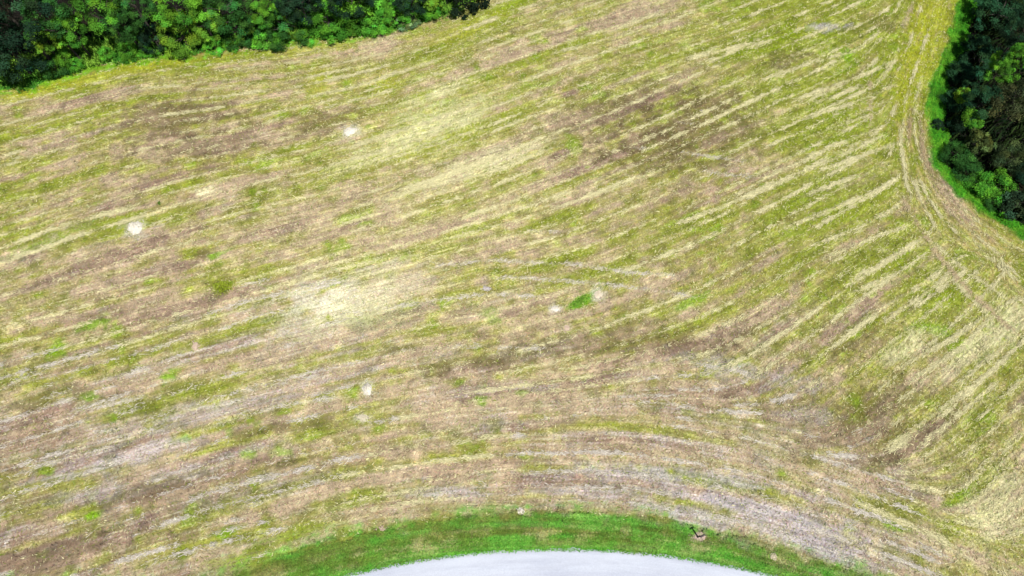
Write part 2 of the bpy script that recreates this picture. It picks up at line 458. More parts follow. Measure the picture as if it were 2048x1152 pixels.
# single mowing lines one can follow in the photograph: points, width m, colour, strength
PALE, CREAM = lin((230, 221, 206)), lin((244, 236, 182))
LINES = [
    ([(0, 529), (115, 488), (288, 432), (382, 401)], .22, CREAM, .9), ([(0, 498), (139, 449), (278, 415)], .3, CREAM, .8), ([(0, 416), (115, 380)], .18, CREAM, .9),
    ([(0, 327), (80, 308), (180, 285)], .16, CREAM, .5), ([(0, 300), (45, 288)], .14, CREAM, .6), ([(382, 637), (521, 595), (700, 554)], .22, PALE, .7),
    ([(410, 665), (486, 644)], .3, PALE, .8), ([(288, 706), (392, 668)], .18, PALE, .8), ([(208, 765), (361, 717)], .22, PALE, .8), ([(330, 765), (434, 734)], .22, PALE, .7),
    ([(469, 574), (559, 554)], .16, PALE, .6), ([(542, 776), (700, 738)], .25, PALE, .6), ([(556, 699), (694, 658)], .22, PALE, .6), ([(0, 775), (110, 735)], .18, PALE, .5),
    ([(70, 780), (180, 742)], .15, PALE, .6), ([(0, 848), (100, 812), (180, 785)], .25, PALE, .6), ([(80, 856), (180, 820), (300, 790)], .25, PALE, .6),
    ([(170, 870), (280, 850)], .2, PALE, .5), ([(400, 860), (560, 812), (700, 792)], .25, PALE, .6), ([(230, 830), (300, 812)], .2, PALE, .5),
    ([(420, 980), (500, 962), (560, 940)], .25, PALE, .6), ([(490, 1016), (545, 995)], .3, PALE, .6), ([(400, 1050), (540, 1030)], .25, PALE, .4), ([(200, 890), (330, 850)], .35, PALE, .5), ([(60, 935), (230, 895)], .35, PALE, .5),
    ([(680, 630), (836, 606), (923, 595), (992, 588), (1045, 592), (1097, 594)], .18, PALE, .7), ([(680, 600), (760, 580), (870, 566)], .2, PALE, .6),
    ([(975, 557), (1045, 555), (1131, 562), (1222, 571), (1340, 585), (1400, 597)], .2, PALE, .8), ([(847, 536), (975, 522), (1055, 524), (1149, 529), (1253, 545), (1374, 554)], .2, PALE, .8),
    ([(1041, 462), (1150, 463)], .22, PALE, .6), ([(1270, 512), (1312, 515)], .16, PALE, .8), ([(979, 694), (1079, 696), (1166, 694)], .16, PALE, .7), ([(740, 720), (820, 700), (980, 690)], .22, PALE, .5),
    ([(1376, 724), (1452, 738), (1522, 751)], .22, PALE, .9), ([(1383, 758), (1487, 776)], .25, PALE, .5), ([(1456, 201), (1487, 205)], .2, PALE, .8), ([(1393, 222), (1417, 224)], .22, PALE, .8),
    ([(1340, 241), (1400, 250)], .2, PALE, .7), ([(1348, 302), (1417, 312), (1515, 325)], .2, PALE, .6), ([(1390, 337), (1452, 347), (1542, 356)], .2, PALE, .6), ([(1240, 292), (1310, 300)], .16, PALE, .5),
    ([(1230, 350), (1270, 352)], .15, PALE, .6), ([(1070, 212), (1120, 190)], .14, CREAM, .7), ([(690, 300), (900, 230), (960, 205)], .28, CREAM, .7), ([(720, 318), (860, 270)], .22, CREAM, .7),
    ([(680, 345), (830, 290)], .2, CREAM, .6), ([(770, 405), (930, 340), (1040, 295)], .28, CREAM, .8), ([(700, 420), (830, 380), (980, 345), (1100, 300)], .28, CREAM, .7),
    ([(1100, 110), (1350, 40), (1400, 20)], .25, CREAM, .5), ([(1370, 120), (1420, 108), (1500, 85)], .3, CREAM, .9), ([(1405, 130), (1480, 98), (1560, 75)], .2, CREAM, .7),
    ([(1500, 170), (1600, 135), (1740, 90)], .22, CREAM, .6), ([(1580, 205), (1700, 160), (1810, 115)], .28, CREAM, .8), ([(1620, 212), (1740, 165)], .25, CREAM, .8),
    ([(1590, 245), (1700, 210), (1790, 170)], .25, CREAM, .7), ([(1600, 280), (1760, 225)], .22, CREAM, .6), ([(1640, 265), (1780, 200)], .18, CREAM, .5),
    ([(1600, 320), (1760, 255)], .22, CREAM, .6), ([(1630, 345), (1800, 285)], .3, CREAM, .85), ([(1520, 380), (1640, 330), (1770, 270)], .25, CREAM, .6), ([(1600, 395), (1720, 350)], .28, CREAM, .7),
    ([(1640, 430), (1780, 370)], .25, CREAM, .8), ([(1560, 460), (1650, 425), (1720, 395)], .28, CREAM, .85), ([(1600, 500), (1720, 455), (1800, 410)], .18, CREAM, .6), ([(1640, 520), (1760, 470), (1830, 445)], .18, CREAM, .6),
    ([(1700, 560), (1760, 530), (1850, 475)], .25, CREAM, .8), ([(1700, 590), (1790, 545)], .3, CREAM, .7), ([(1740, 630), (1860, 560), (1900, 525)], .2, CREAM, .7), ([(1761, 650), (1880, 565), (1917, 526)], .25, CREAM, .7),
    ([(1790, 740), (1900, 680), (1990, 620)], .25, CREAM, .7), ([(1810, 770), (1930, 690), (1990, 626)], .25, CREAM, .7), ([(1860, 770), (1960, 690), (2048, 620)], .25, CREAM, .7),
    ([(1900, 780), (2000, 700), (2048, 655)], .3, CREAM, .7), ([(1765, 901), (1869, 828), (1960, 760)], .22, CREAM, .6), ([(1830, 900), (1930, 820), (2000, 760)], .22, CREAM, .6),
    ([(1903, 1030), (1969, 981)], .2, CREAM, .8), ([(1900, 990), (2000, 900), (2048, 860)], .22, CREAM, .5), ([(1960, 1030), (2048, 950)], .25, CREAM, .6), ([(1980, 1000), (2048, 930)], .2, CREAM, .5),
    ([(1700, 1000), (1800, 1040), (1900, 1090), (1960, 1130)], .3, CREAM, .6), ([(1348, 957), (1556, 1002), (1678, 1037), (1834, 1085), (1938, 1137)], .5, PALE, .4),
    ([(1790, 380), (1830, 440), (1870, 500), (1920, 560), (1990, 625), (2048, 680)], .5, lin((214, 192, 152)), .7), ([(1850, 470), (1920, 530), (2048, 620)], .25, CREAM, .5), ([(1930, 470), (2048, 560)], .25, CREAM, .5),
    ([(1960, 500), (2048, 575)], .2, CREAM, .6), ([(1890, 545), (1930, 580), (1990, 640)], .25, CREAM, .8), ([(1830, 0), (1800, 60)], .3, lin((208, 190, 150)), .6), ([(1740, 140), (1740, 260)], .5, lin((208, 190, 150)), .45),
    ([(1820, 200), (1815, 290)], .5, lin((190, 168, 128)), .6), ([(1838, 220), (1845, 320), (1880, 380)], .25, lin((200, 178, 140)), .6),
    ([(1250, 905), (1300, 880), (1330, 860)], .12, PALE, .3), ([(1250, 985), (1285, 970)], .1, PALE, .6), ([(1440, 410), (1540, 350), (1660, 300)], .2, CREAM, .5), ([(1348, 450), (1450, 410), (1560, 360)], .28, CREAM, .6),
    ([(1348, 510), (1400, 485)], .25, CREAM, .5), ([(1180, 395), (1250, 370), (1350, 330)], .16, CREAM, .5), ([(1390, 60), (1480, 20)], .2, CREAM, .4), ([(1200, 70), (1330, 25)], .3, CREAM, .4),
]

# lawn, woods, road, field as masks
inroad = (d_road < 0) & (d_road > -7.5)
m_wood = (d_wood > 0) | (d_woodr > 0)
m_strip = (d_strip > 0) & (d_woodr <= 0)
m_lawn = ((d_lawn > 0) & ~inroad)

fb1, fb2, fb3, fb4 = fbm(2.4), fbm(1.0), fbm(5.0, 5), fbm(0.5, 2)
strk = 0.5 * L1 + 0.6 * L2 + 0.5 * L3


def mix(c, col, m):
    m = np.clip(m, 0, 1)[..., None]
    return c * (1 - m) + col * m


# windrows left by the mower: evenly spaced streamlines of the mowing direction
def splat(img, pts, wid, val):
    """brush a line of points onto the grid"""
    r = int(math.ceil(wid * 2 / STEP))
    ix = (pts[:, 0] - XA) / STEP; iy = (pts[:, 1] - YA) / STEP
    i0, j0 = np.round(ix).astype(int), np.round(iy).astype(int)
    for dj in range(-r, r + 1):
        for di in range(-r, r + 1):
            i, j = i0 + di, j0 + dj
            ok = (i >= 0) & (i < NX) & (j >= 0) & (j < NY)
            dd = ((i - ix) ** 2 + (j - iy) ** 2) * STEP * STEP
            v = val * np.exp(-dd / (2 * (wid * .55) ** 2))
            np.maximum.at(img, (j[ok], i[ok]), v[ok])


occ = np.zeros((NY // 2 + 2, NX // 2 + 2), bool)
SEP = .72


def occupied(x, y, r):
    i, j = int((x - XA) / STEP / 2), int((y - YA) / STEP / 2)
    k = max(1, int(r / STEP / 2))
    return occ[max(0, j - k):j + k + 1, max(0, i - k):i + k + 1].any()


wind = np.zeros((NY, NX)); ton_a = np.zeros((NY, NX)); ton_w = np.full((NY, NX), 1e-4)
lrng = random.Random(5)
for tries in range(4600):
    x, y = lrng.uniform(XA + 1, XB - 1), lrng.uniform(YA + 1, YB - 1)
    if occupied(x, y, SEP): continue
    line = []
    for sgn in (1, -1):
        px, py, pdx, pdy = x, y, None, None
        part = []
        for k in range(260):
            i = min(NX - 1, max(0, int((px - XA) / STEP))); j = min(NY - 1, max(0, int((py - YA) / STEP)))
            dx, dy = UX[j, i], UY[j, i]
            if pdx is None: dx, dy = dx * sgn, dy * sgn
            elif dx * pdx + dy * pdy < 0: dx, dy = -dx, -dy
            px += dx * .15; py += dy * .15; pdx, pdy = dx, dy
            if not (XA + .3 < px < XB - .3 and YA + .3 < py < YB - .3): break
            if occupied(px, py, SEP * .55): break
            part.append((px, py))
        line = part[::-1] + line if sgn == -1 else line + part
    if len(line) < 20: continue
    line = np.array(line)
    for px, py in line:
        occ[int((py - YA) / STEP / 2), int((px - XA) / STEP / 2)] = True
    n = len(line)
    amp = np.interp(np.arange(n), np.arange(0, n + 60, 28), np.random.default_rng(tries).uniform(0, .95, len(np.arange(0, n + 60, 28))))
    rag1 = np.random.default_rng(tries + 9).normal(0, .035, line.shape)
    splat(wind, line + rag1, lrng.uniform(.05, .1), np.clip(amp * 1.3, 0, 1))
    side = lrng.choice((-1, 1)) * .34
    tv = np.interp(np.arange(n), np.arange(0, n + 90, 40), np.random.default_rng(tries + 3).normal(0, 1, len(np.arange(0, n + 90, 40))))
    dl = np.gradient(line, axis=0); dl /= np.linalg.norm(dl, axis=1, keepdims=True) + 1e-9
    sw = line + np.c_[-dl[:, 1], dl[:, 0]] * side
    for a_ in range(-4, 5):
        for b_ in range(-4, 5):
            ii_ = np.clip(((sw[:, 0] - XA) / STEP).astype(int) + a_, 0, NX - 1); jj_ = np.clip(((sw[:, 1] - YA) / STEP).astype(int) + b_, 0, NY - 1)
            w_ = math.exp(-(a_ * a_ + b_ * b_) / 14.0)
            np.add.at(ton_a, (jj_, ii_), tv * w_); np.add.at(ton_w, (jj_, ii_), w_)
TONE = ton_a / ton_w


TAN, BRN, OLV = lin((193, 174, 146)), lin((150, 127, 112)), lin((106, 106, 50))
TONE = unit(blur(TONE, 1, 2))
C = np.ones((NY, NX, 3)) * TAN
C = mix(C, BRN, sstep(-.6, 2.0, unit(.45 * L2 + .4 * fb1 + .3 * fb2 + .3 * S2 - .55 * TONE) + (R['dark'] - .42) * 5.5) * .85)
C = mix(C, PAL['grey'], sstep(-.2, 2.2, unit(.6 * L3 + .5 * L1 + .5 * fb2 + .4 * S1) + (R['grey'] - .45) * 3) * .75)
gn = unit(.45 * L3 + .35 * L2 + .25 * fb1 + .4 * fb2 + .25 * S4 + .75 * TONE)
gg = (R['green'] - .43) * 6.0
C = mix(C, lin((162, 162, 82)), sstep(-1.6, .8, gn + gg) * .82)
C = mix(C, lin((138, 152, 56)), sstep(-.1, 2.1, gn + gg + .25 * fb4) * .82)
C = mix(C, OLV, sstep(.5, 2.6, unit(L1 * .5 + fb2 * .7 + S3 * .4 + L3 * .4) + (R['dark'] - .4) * 2.5) * .6)
C = mix(C, lin((140, 172, 60)), sstep(1.5, 2.6, unit(fb1 * .6 + fb2 * .6 + S4 * .5) + gg * .4) * .5)

brk = sstep(-1.6, 1.0, unit(S1 + .6 * fb4 + .5 * S2))
wcol = np.where((R['grey'] > .42)[..., None], PALE, CREAM)
fan = sstep(at(1400, 500)[0], at(1720, 500)[0], GX) * sstep(at(1500, 1000)[1], at(1500, 760)[1], GY)
wm = wind ** 1.2 * (0.45 + 1.0 * R['straw'] + .5 * fan) * brk * sstep(-.35, -1.1, d_strip) * sstep(-.4, -1.3, d_wood) * sstep(.1, -.8, d_lawn)
field_free = (~m_wood) & (~m_lawn) & (d_strip < 0)
C = mix(C, wcol, np.clip(wm * 1.15, 0, 1) * .95)
row_shade = np.roll(wind, 2, axis=0) * brk * .3  # shade along one side of each windrow, painted into the colour
C = mix(C, lin((126, 112, 64)), row_shade)
# loose dry straw between the lines
C = mix(C, CREAM, sstep(-.2, 2.8, unit(S1 * .3 + S4 * .35 + fb4 * .2 + L1 * .8 + L2 * .4) + (R['straw'] - .5) * 3.0) * .42)

loose = np.zeros((NY, NX))
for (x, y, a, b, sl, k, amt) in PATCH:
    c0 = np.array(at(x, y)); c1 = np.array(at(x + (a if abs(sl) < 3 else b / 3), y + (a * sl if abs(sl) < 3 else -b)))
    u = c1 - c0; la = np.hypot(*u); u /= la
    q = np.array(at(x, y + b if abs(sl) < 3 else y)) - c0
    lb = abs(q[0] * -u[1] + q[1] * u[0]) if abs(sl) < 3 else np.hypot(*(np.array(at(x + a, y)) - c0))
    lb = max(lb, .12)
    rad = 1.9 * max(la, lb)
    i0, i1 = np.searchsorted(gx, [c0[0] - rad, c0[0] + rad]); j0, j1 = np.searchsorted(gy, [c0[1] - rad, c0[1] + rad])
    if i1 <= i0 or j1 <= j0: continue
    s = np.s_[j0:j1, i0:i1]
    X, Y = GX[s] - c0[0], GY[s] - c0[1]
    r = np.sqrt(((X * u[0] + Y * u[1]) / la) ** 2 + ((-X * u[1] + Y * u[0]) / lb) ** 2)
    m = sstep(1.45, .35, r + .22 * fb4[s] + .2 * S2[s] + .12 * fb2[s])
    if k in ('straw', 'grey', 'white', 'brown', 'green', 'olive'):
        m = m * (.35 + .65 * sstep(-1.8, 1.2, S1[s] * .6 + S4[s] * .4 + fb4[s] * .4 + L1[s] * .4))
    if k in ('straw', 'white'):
        loose[s] = np.maximum(loose[s], m * amt)  # more pale blades here, the painted glow included
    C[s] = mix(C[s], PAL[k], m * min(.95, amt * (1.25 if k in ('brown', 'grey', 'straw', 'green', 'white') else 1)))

for pts, wid, col, amt in LINES:
    q = G(pts)
    t = np.r_[0, np.cumsum(np.hypot(*np.diff(q, axis=0).T))]
    tt = np.arange(0, t[-1], .07)
    p = np.c_[np.interp(tt, t, q[:, 0]), np.interp(tt, t, q[:, 1])]
    p += np.random.default_rng(len(tt)).normal(0, .05, p.shape)
    im = np.zeros((NY, NX))
    fade = np.clip(np.minimum(tt, t[-1] - tt) / 1.2, .15, 1)
    splat(im, p, min(wid, .3) * .42, fade)
    C = mix(C, col, np.clip(im * (.55 + .45 * sstep(-1.2, .8, L2 * .5 + S2)), 0, 1) * min(1, amt * (.75 if col is PALE else 1.1)) * sstep(-2.0, -.2, S1 + .5 * fb4))
    wind = np.maximum(wind, im)
    wm = np.maximum(wm, im * amt * (.25 if col is PALE else .5))
    wcol = np.where((im > .3)[..., None], col, wcol)

# thin wheel marks along the right headland and along the wood's edge
hd = sstep(0, 1.0, d_head) * sstep(0.3, -.2, d_strip)
mk = np.sin(d_strip * 7.5 + .8 * fb1) * .5 + .5
C = mix(C, lin((196, 172, 130)), hd * sstep(.5, 1.0, mk * .8 + .3 * S2) * .42)
C = mix(C, PAL['yellow'], hd * sstep(at(1850, 250)[1], at(1850, 130)[1], GY) * sstep(-1, 1, S4 + fb4) * .6)
C = mix(C, lin((112, 110, 44)), hd * sstep(1.1, 2.0, S3 + .5 * fb4) * .6)
we = sstep(-1.8, -.4, d_wood) * (d_wood <= 0)
C = mix(C, lin((150, 168, 58)), we * sstep(-1, 1, S4 + fb4) * .5)
fr = sstep(-.95, -.3, d_wood + .2 * fb4) * (d_wood <= 0.2)
C = mix(C, lin((112, 166, 52)), fr * sstep(-1.8, .4, S4 + fb4) * .85)
C = C * np.exp(.13 * S1 + .09 * fb4 + .06 * S2 + .07 * S3)[..., None]
lum = C.mean(-1, keepdims=True)
C = lum + (C - lum) * 1.12

# lawn by the road and green strip by the wood
LG, LG2, LG3 = lin((100, 174, 58)), lin((140, 192, 84)), lin((112, 132, 54))
lw = np.ones_like(C) * LG
lw = mix(lw, LG2, sstep(-.6, 1.8, unit(fb1 + .8 * L1 + .4 * S1)) * .7)
mid = np.exp(-((d_road - 1.4) / .9) ** 2)
lw = mix(lw, LG3, sstep(-.8, 1.8, unit(fb2 * .4 + .9 * L2 + .7 * L3 + .4 * fb3) + mid * 1.2 - .3) * .9)
edge = np.exp(-((d_road - .7) / .55) ** 2)
lw = mix(lw, lin((206, 196, 140)), edge * sstep(-.3, 1.7, unit(fb2 + .9 * L1 + .7 * S2)) * .9)
lw = mix(lw, lin((178, 172, 104)), sstep(.9, 2.6, unit(fb2 + .9 * L2 + .7 * S4)) * .45)
lw = mix(lw, lin((112, 174, 62)), np.exp(-(d_road / .8) ** 2) * .5 * sstep(-1.5, 1, fb2 + S2))
lw *= (1 + .12 * S1 + .06 * fb4)[..., None]
st = np.ones_like(C) * lin((76, 158, 36))
st = mix(st, lin((120, 184, 48)), sstep(-.6, 1.2, unit(fb2 + L1)) * .7)
st = mix(st, lin((60, 126, 32)), sstep(.5, 1.8, unit(fb1 + .5 * L2)) * .7)
st *= (1 + .12 * S1 + .1 * fb4)[..., None]
lb_ = sstep(-.9, .45, d_lawn + .16 * S2 + .16 * fb4 + .12 * L1)[..., None]
C = C * (1 - lb_) + lw * lb_
sb_ = sstep(-.25, .25, d_strip + .1 * S2)[..., None]
C = C * (1 - sb_) + st * sb_
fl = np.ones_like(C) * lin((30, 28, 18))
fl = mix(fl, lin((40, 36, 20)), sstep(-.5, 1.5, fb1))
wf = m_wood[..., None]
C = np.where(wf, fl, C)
# tall green weeds that edge the wood
weed = (d_wood > 0) & (d_wood < 2.6)
C = np.where(weed[..., None], lin((70, 134, 40)) * (1 + .15 * fb4)[..., None], C)
C = np.clip(C, .006, .8)

Z = 0.035 * wind + 0.02 * fb2 + 0.06 * fb3
Z = np.where(m_lawn | inroad, 0.01 * fb2 + .015 * fb4, Z)
Z = Z * np.clip(np.abs(d_road) / .6, 0, 1)


def zat(x, y):
    return float(pick(Z, np.array([x]), np.array([y]))[0])


# ------------------------------------------------------------------ ground sheets cut from the grid, with standing blades
idx = np.arange(NX * NY).reshape(NY, NX)
quads = np.stack([idx[:-1, :-1], idx[:-1, 1:], idx[1:, 1:], idx[1:, :-1]], -1)
cls = np.zeros((NY - 1, NX - 1), int)
cls[m_lawn[:-1, :-1]] = 1
cls[m_strip[:-1, :-1]] = 2
cls[m_wood[:-1, :-1]] = 3
cls[(d_road[:-1, :-1] < -.35) & (d_road[:-1, :-1] > -6.6)] = -1
V = np.stack([GX, GY, Z], -1).reshape(-1, 3)
Cf = C.reshape(-1, 3)


def blades(n, mask, length, width, lift, jit, along=.6, extra=None, mixed=False):
    """n single blades lying and standing on the ground where mask is set"""
    cand = np.argwhere(mask)
    p = mask[mask].astype(float) if extra is None else extra[mask]
    ci = rng.choice(len(cand), n, p=p / p.sum())
    jj, ii = cand[ci, 0], cand[ci, 1]
    x = gx[ii] + rng.uniform(-.05, .05, n); y = gy[jj] + rng.uniform(-.05, .05, n)
    col = C[jj, ii] * np.exp(rng.normal(0, jit, n))[:, None]
    col *= np.exp(rng.normal(0, .09, (n, 3)))
    if mixed:
        q = rng.random(n); ps = (.05 + .18 * R['straw'][jj, ii] + .2 * wind[jj, ii] + .4 * loose[jj, ii])
        k = q < ps
        col[k] = CREAM * np.exp(rng.normal(-.14, .16, k.sum()))[:, None]
        k = (q > .93)
        col[k] *= .45
        k = (q > .86) & (q < .93)
        col[k] = lin((130, 150, 50)) * np.exp(rng.normal(0, .2, k.sum()))[:, None]
    th = TH[jj, ii] + rng.normal(0, 1.2 * (1 - along) + .25, n) + np.where(rng.random(n) < .5, math.pi, 0)
    th = np.where(rng.random(n) < along, th, rng.uniform(0, 2 * math.pi, n))
    L = length * np.exp(rng.normal(0, .35, n)); W = width * np.exp(rng.normal(0, .3, n))
    up = lift * np.abs(rng.normal(0, 1, n)) + .01
    z = Z[jj, ii] + .004 + .03 * (d_road[jj, ii] < .02)
    ux, uy = np.cos(th), np.sin(th)
    a = np.stack([x - uy * W / 2, y + ux * W / 2, z], -1)
    b = np.stack([x + uy * W / 2, y - ux * W / 2, z + rng.uniform(0, .02, n)], -1)
    c = np.stack([x + ux * L, y + uy * L, z + up], -1)
    vv = np.stack([a, b, c], 1).reshape(-1, 3)
    return vv, np.repeat(col, 3, 0)


# the camera's view of the ground, a little widened: blades outside it are left out
hx = 33 + GY * .36
seen = (np.abs(GX) < hx) & (GY > -2) & (GY < 49)
dens = 0.5 + 1.2 * wind + R['straw']


def sheet(name, k, mat, bl):
    q = quads[cls == k].reshape(-1, 4)
    used, inv = np.unique(q, return_inverse=True)
    v = V[used]; c = Cf[used]
    t = None
    if bl:
        vb, cb = bl
        t = np.arange(len(vb)).reshape(-1, 3) + len(v)
        v = np.r_[v, vb]; c = np.r_[c, cb]
    o = link(name, raw_mesh(name, v, inv.reshape(-1, 4), t, c), mat)
    return tag(o, kind="structure")


def combed(n, mask):
    """straw combed into the mowing lines: long thin stalks lying along the rows"""
    wgt = np.where(mask, wm * field_free, 0) * sstep(-1.3, 1.4, unit(S2 * .6 + fb2 * .6 + L2 * .4)) ** 1.2
    cand = np.argwhere(wgt > .02); p = wgt[wgt > .02]
    ci = rng.choice(len(cand), n, p=p / p.sum()); jj, ii = cand[ci, 0], cand[ci, 1]
    x = gx[ii] + rng.normal(0, .07, n); y = gy[jj] + rng.normal(0, .07, n)
    th = TH[jj, ii] + rng.normal(0, .4, n); L = .3 * np.exp(rng.normal(0, .4, n)); W = .028
    ux, uy = np.cos(th), np.sin(th); z = Z[jj, ii] + rng.uniform(.01, .06, n)
    a = np.stack([x - uy * W / 2 - ux * L / 2, y + ux * W / 2 - uy * L / 2, z], -1)
    b = np.stack([x + uy * W / 2 - ux * L / 2, y - ux * W / 2 - uy * L / 2, z], -1)
    c = np.stack([x + ux * L / 2, y + uy * L / 2, z + rng.normal(0, .02, n)], -1)
    col = wcol[jj, ii] * np.exp(rng.normal(-.08, .22, n))[:, None]
    return np.stack([a, b, c], 1).reshape(-1, 3), np.repeat(col, 3, 0)


mf = seen & ~m_lawn & ~m_strip & ~m_wood & ~inroad
b1 = blades(420000, mf, .17, .035, .045, .2, .6, dens, True)
b2 = combed(80000, mf)
sheet("field", 0, M_FIELD, (np.r_[b1[0], b2[0]], np.r_[b1[1], b2[1]]))
sheet("lawn", 1, M_LAWN, blades(66000, seen & (m_lawn | ((d_road > -.14) & (d_road <= 0) & (d_lawn > 0))), .09, .04, .05, .18, .4))
sheet("grass_strip", 2, M_LAWN, blades(22000, seen & m_strip, .12, .045, .07, .18, .4))
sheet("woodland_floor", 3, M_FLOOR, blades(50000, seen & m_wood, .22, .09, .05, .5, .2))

# far ground, out to the horizon
S = 1500.0
gm_ = raw_mesh("ground", [(-S, -S, -.35), (S, -S, -.35), (S, S, -.35), (-S, S, -.35)], [(0, 1, 2, 3)])
m, nt, b = new_mat("rough_meadow")
tc = N(nt, "ShaderNodeTexCoord"); n1 = N(nt, "ShaderNodeTexNoise"); r1 = N(nt, "ShaderNodeValToRGB")
n1.inputs["Scale"].default_value = .25; n1.inputs["Detail"].default_value = 12; n1.inputs["Roughness"].default_value = .7
r1.color_ramp.elements[0].color = (.09, .1, .03, 1); r1.color_ramp.elements[0].position = .35
r1.color_ramp.elements[1].color = (.3, .26, .14, 1); r1.color_ramp.elements[1].position = .68
nt.links.new(tc.outputs["Object"], n1.inputs["Vector"]); nt.links.new(n1.outputs["Fac"], r1.inputs[0]); nt.links.new(r1.outputs[0], b.inputs["Base Color"])
b.inputs["Roughness"].default_value = 1
tag(link("ground", gm_, m), kind="structure")

# ------------------------------------------------------------------ road
m, nt, b = new_mat("pale_road_surface")
tc = N(nt, "ShaderNodeTexCoord")
sx = N(nt, "ShaderNodeSeparateXYZ"); cxyz = N(nt, "ShaderNodeCombineXYZ")
vm = N(nt, "ShaderNodeVectorMath", operation='SUBTRACT'); vm.inputs[1].default_value = (RC[0], RC[1], 0)
ln = N(nt, "ShaderNodeVectorMath", operation='LENGTH')
an = N(nt, "ShaderNodeMath", operation='ARCTAN2'); am = N(nt, "ShaderNodeMath", operation='MULTIPLY'); am.inputs[1].default_value = RR * .12
nt.links.new(tc.outputs["Object"], vm.inputs[0]); nt.links.new(vm.outputs[0], ln.inputs[0]); nt.links.new(vm.outputs[0], sx.inputs[0])
nt.links.new(sx.outputs[1], an.inputs[0]); nt.links.new(sx.outputs[0], an.inputs[1]); nt.links.new(an.outputs[0], am.inputs[0])
nt.links.new(am.outputs[0], cxyz.inputs[0]); nt.links.new(ln.outputs["Value"], cxyz.inputs[1])
n1 = N(nt, "ShaderNodeTexNoise"); n1.inputs["Scale"].default_value = 3.2; n1.inputs["Detail"].default_value = 6; n1.inputs["Roughness"].default_value = .65
nt.links.new(cxyz.outputs[0], n1.inputs["Vector"])
r1 = N(nt, "ShaderNodeValToRGB")
r1.color_ramp.elements[0].position = .33; r1.color_ramp.elements[0].color = (*lin((214, 219, 231)), 1)
r1.color_ramp.elements[1].position = .62; r1.color_ramp.elements[1].color = (*lin((220, 226, 238)), 1)
nt.links.new(n1.outputs["Fac"], r1.inputs[0])
n2 = N(nt, "ShaderNodeTexNoise"); n2.inputs["Scale"].default_value = 28; n2.inputs["Detail"].default_value = 5
nt.links.new(tc.outputs["Object"], n2.inputs["Vector"])
mr = N(nt, "ShaderNodeMapRange"); mr.inputs[1].default_value = .3; mr.inputs[2].default_value = .7; mr.inputs[3].default_value = .86; mr.inputs[4].default_value = 1.12
nt.links.new(n2.outputs["Fac"], mr.inputs[0])
mx = N(nt, "ShaderNodeVectorMath", operation='SCALE')
nt.links.new(r1.outputs[0], mx.inputs[0]); nt.links.new(mr.outputs[0], mx.inputs["Scale"])
n3 = N(nt, "ShaderNodeTexNoise"); n3.inputs["Scale"].default_value = .9; n3.inputs["Detail"].default_value = 8; n3.inputs["Roughness"].default_value = .7
nt.links.new(cxyz.outputs[0], n3.inputs["Vector"])
r3 = N(nt, "ShaderNodeValToRGB"); r3.color_ramp.elements[0].position = .36; r3.color_ramp.elements[0].color = (.84, .84, .87, 1)
r3.color_ramp.elements[1].position = .56; r3.color_ramp.elements[1].color = (1, 1, 1, 1)
m3 = N(nt, "ShaderNodeVectorMath", operation='MULTIPLY')
nt.links.new(n3.outputs["Fac"], r3.inputs[0]); nt.links.new(mx.outputs[0], m3.inputs[0]); nt.links.new(r3.outputs[0], m3.inputs[1])
nt.links.new(m3.outputs[0], b.inputs["Base Color"])
b.inputs["Roughness"].default_value = .9
bp = N(nt, "ShaderNodeBump"); bp.inputs["Strength"].default_value = .3; bp.inputs["Distance"].default_value = .01
nt.links.new(n2.outputs["Fac"], bp.inputs["Height"]); nt.links.new(bp.outputs[0], b.inputs["Normal"])
na = 900
aa = np.linspace(math.radians(20), math.radians(160), na)
w1 = np.interp(np.arange(na), np.arange(0, na + 4, 3), rng.normal(0, .02, len(np.arange(0, na + 4, 3)))) + rng.normal(0, .035, na)
rings = [(RR + w1, -.02), (RR + w1 - .05, .04), (RR - .3, .042), (RR - 2.0, .06), (RR - 3.3, .075), (RR - 5.0, .06), (RR - 6.5 + w1[::-1], .03), (RR - 6.6 + w1[::-1], -.02)]
rv = np.concatenate([np.stack([RC[0] + r * np.cos(aa), RC[1] + r * np.sin(aa), np.full(na, z)], -1) for r, z in rings])
rq = []
for k in range(len(rings) - 1):
    i = np.arange(na - 1)
    rq.append(np.stack([k * na + i, (k + 1) * na + i, (k + 1) * na + i + 1, k * na + i + 1], -1))
rq = np.concatenate(rq)[:, ::-1]
rme = raw_mesh("road", rv, rq)
rme.polygons.foreach_set("use_smooth", np.ones(len(rme.polygons), bool))
tag(link("road", rme, m), kind="structure")


# ------------------------------------------------------------------ leaves, crowns, trunks
def leaf_mesh(name, pos, nor, size, cols, r, wide=.55, fold=.25):
    """one folded four-cornered leaf at every position"""
    n = len(pos)
    nor = nor / (np.linalg.norm(nor, axis=1, keepdims=True) + 1e-9)
    t = r.standard_normal((n, 3))
    t -= (t * nor).sum(1, keepdims=True) * nor
    t /= np.linalg.norm(t, axis=1, keepdims=True) + 1e-9
    s = np.cross(nor, t)
    L = (size * np.exp(r.normal(0, .25, n)))[:, None]
    a = pos - t * L * .5
    c = pos + t * L * .5 - nor * L * .12
    l_ = pos + s * L * wide * .5 + nor * L * fold * .4
    r_ = pos - s * L * wide * .5 + nor * L * fold * .4
    v = np.stack([a, l_, c, r_], 1).reshape(-1, 3)
    b = np.arange(n)[:, None] * 4
    tr = np.concatenate([b + [0, 3, 2], b + [0, 2, 1]])
    return raw_mesh(name, v, None, tr, np.repeat(cols, 4, 0))


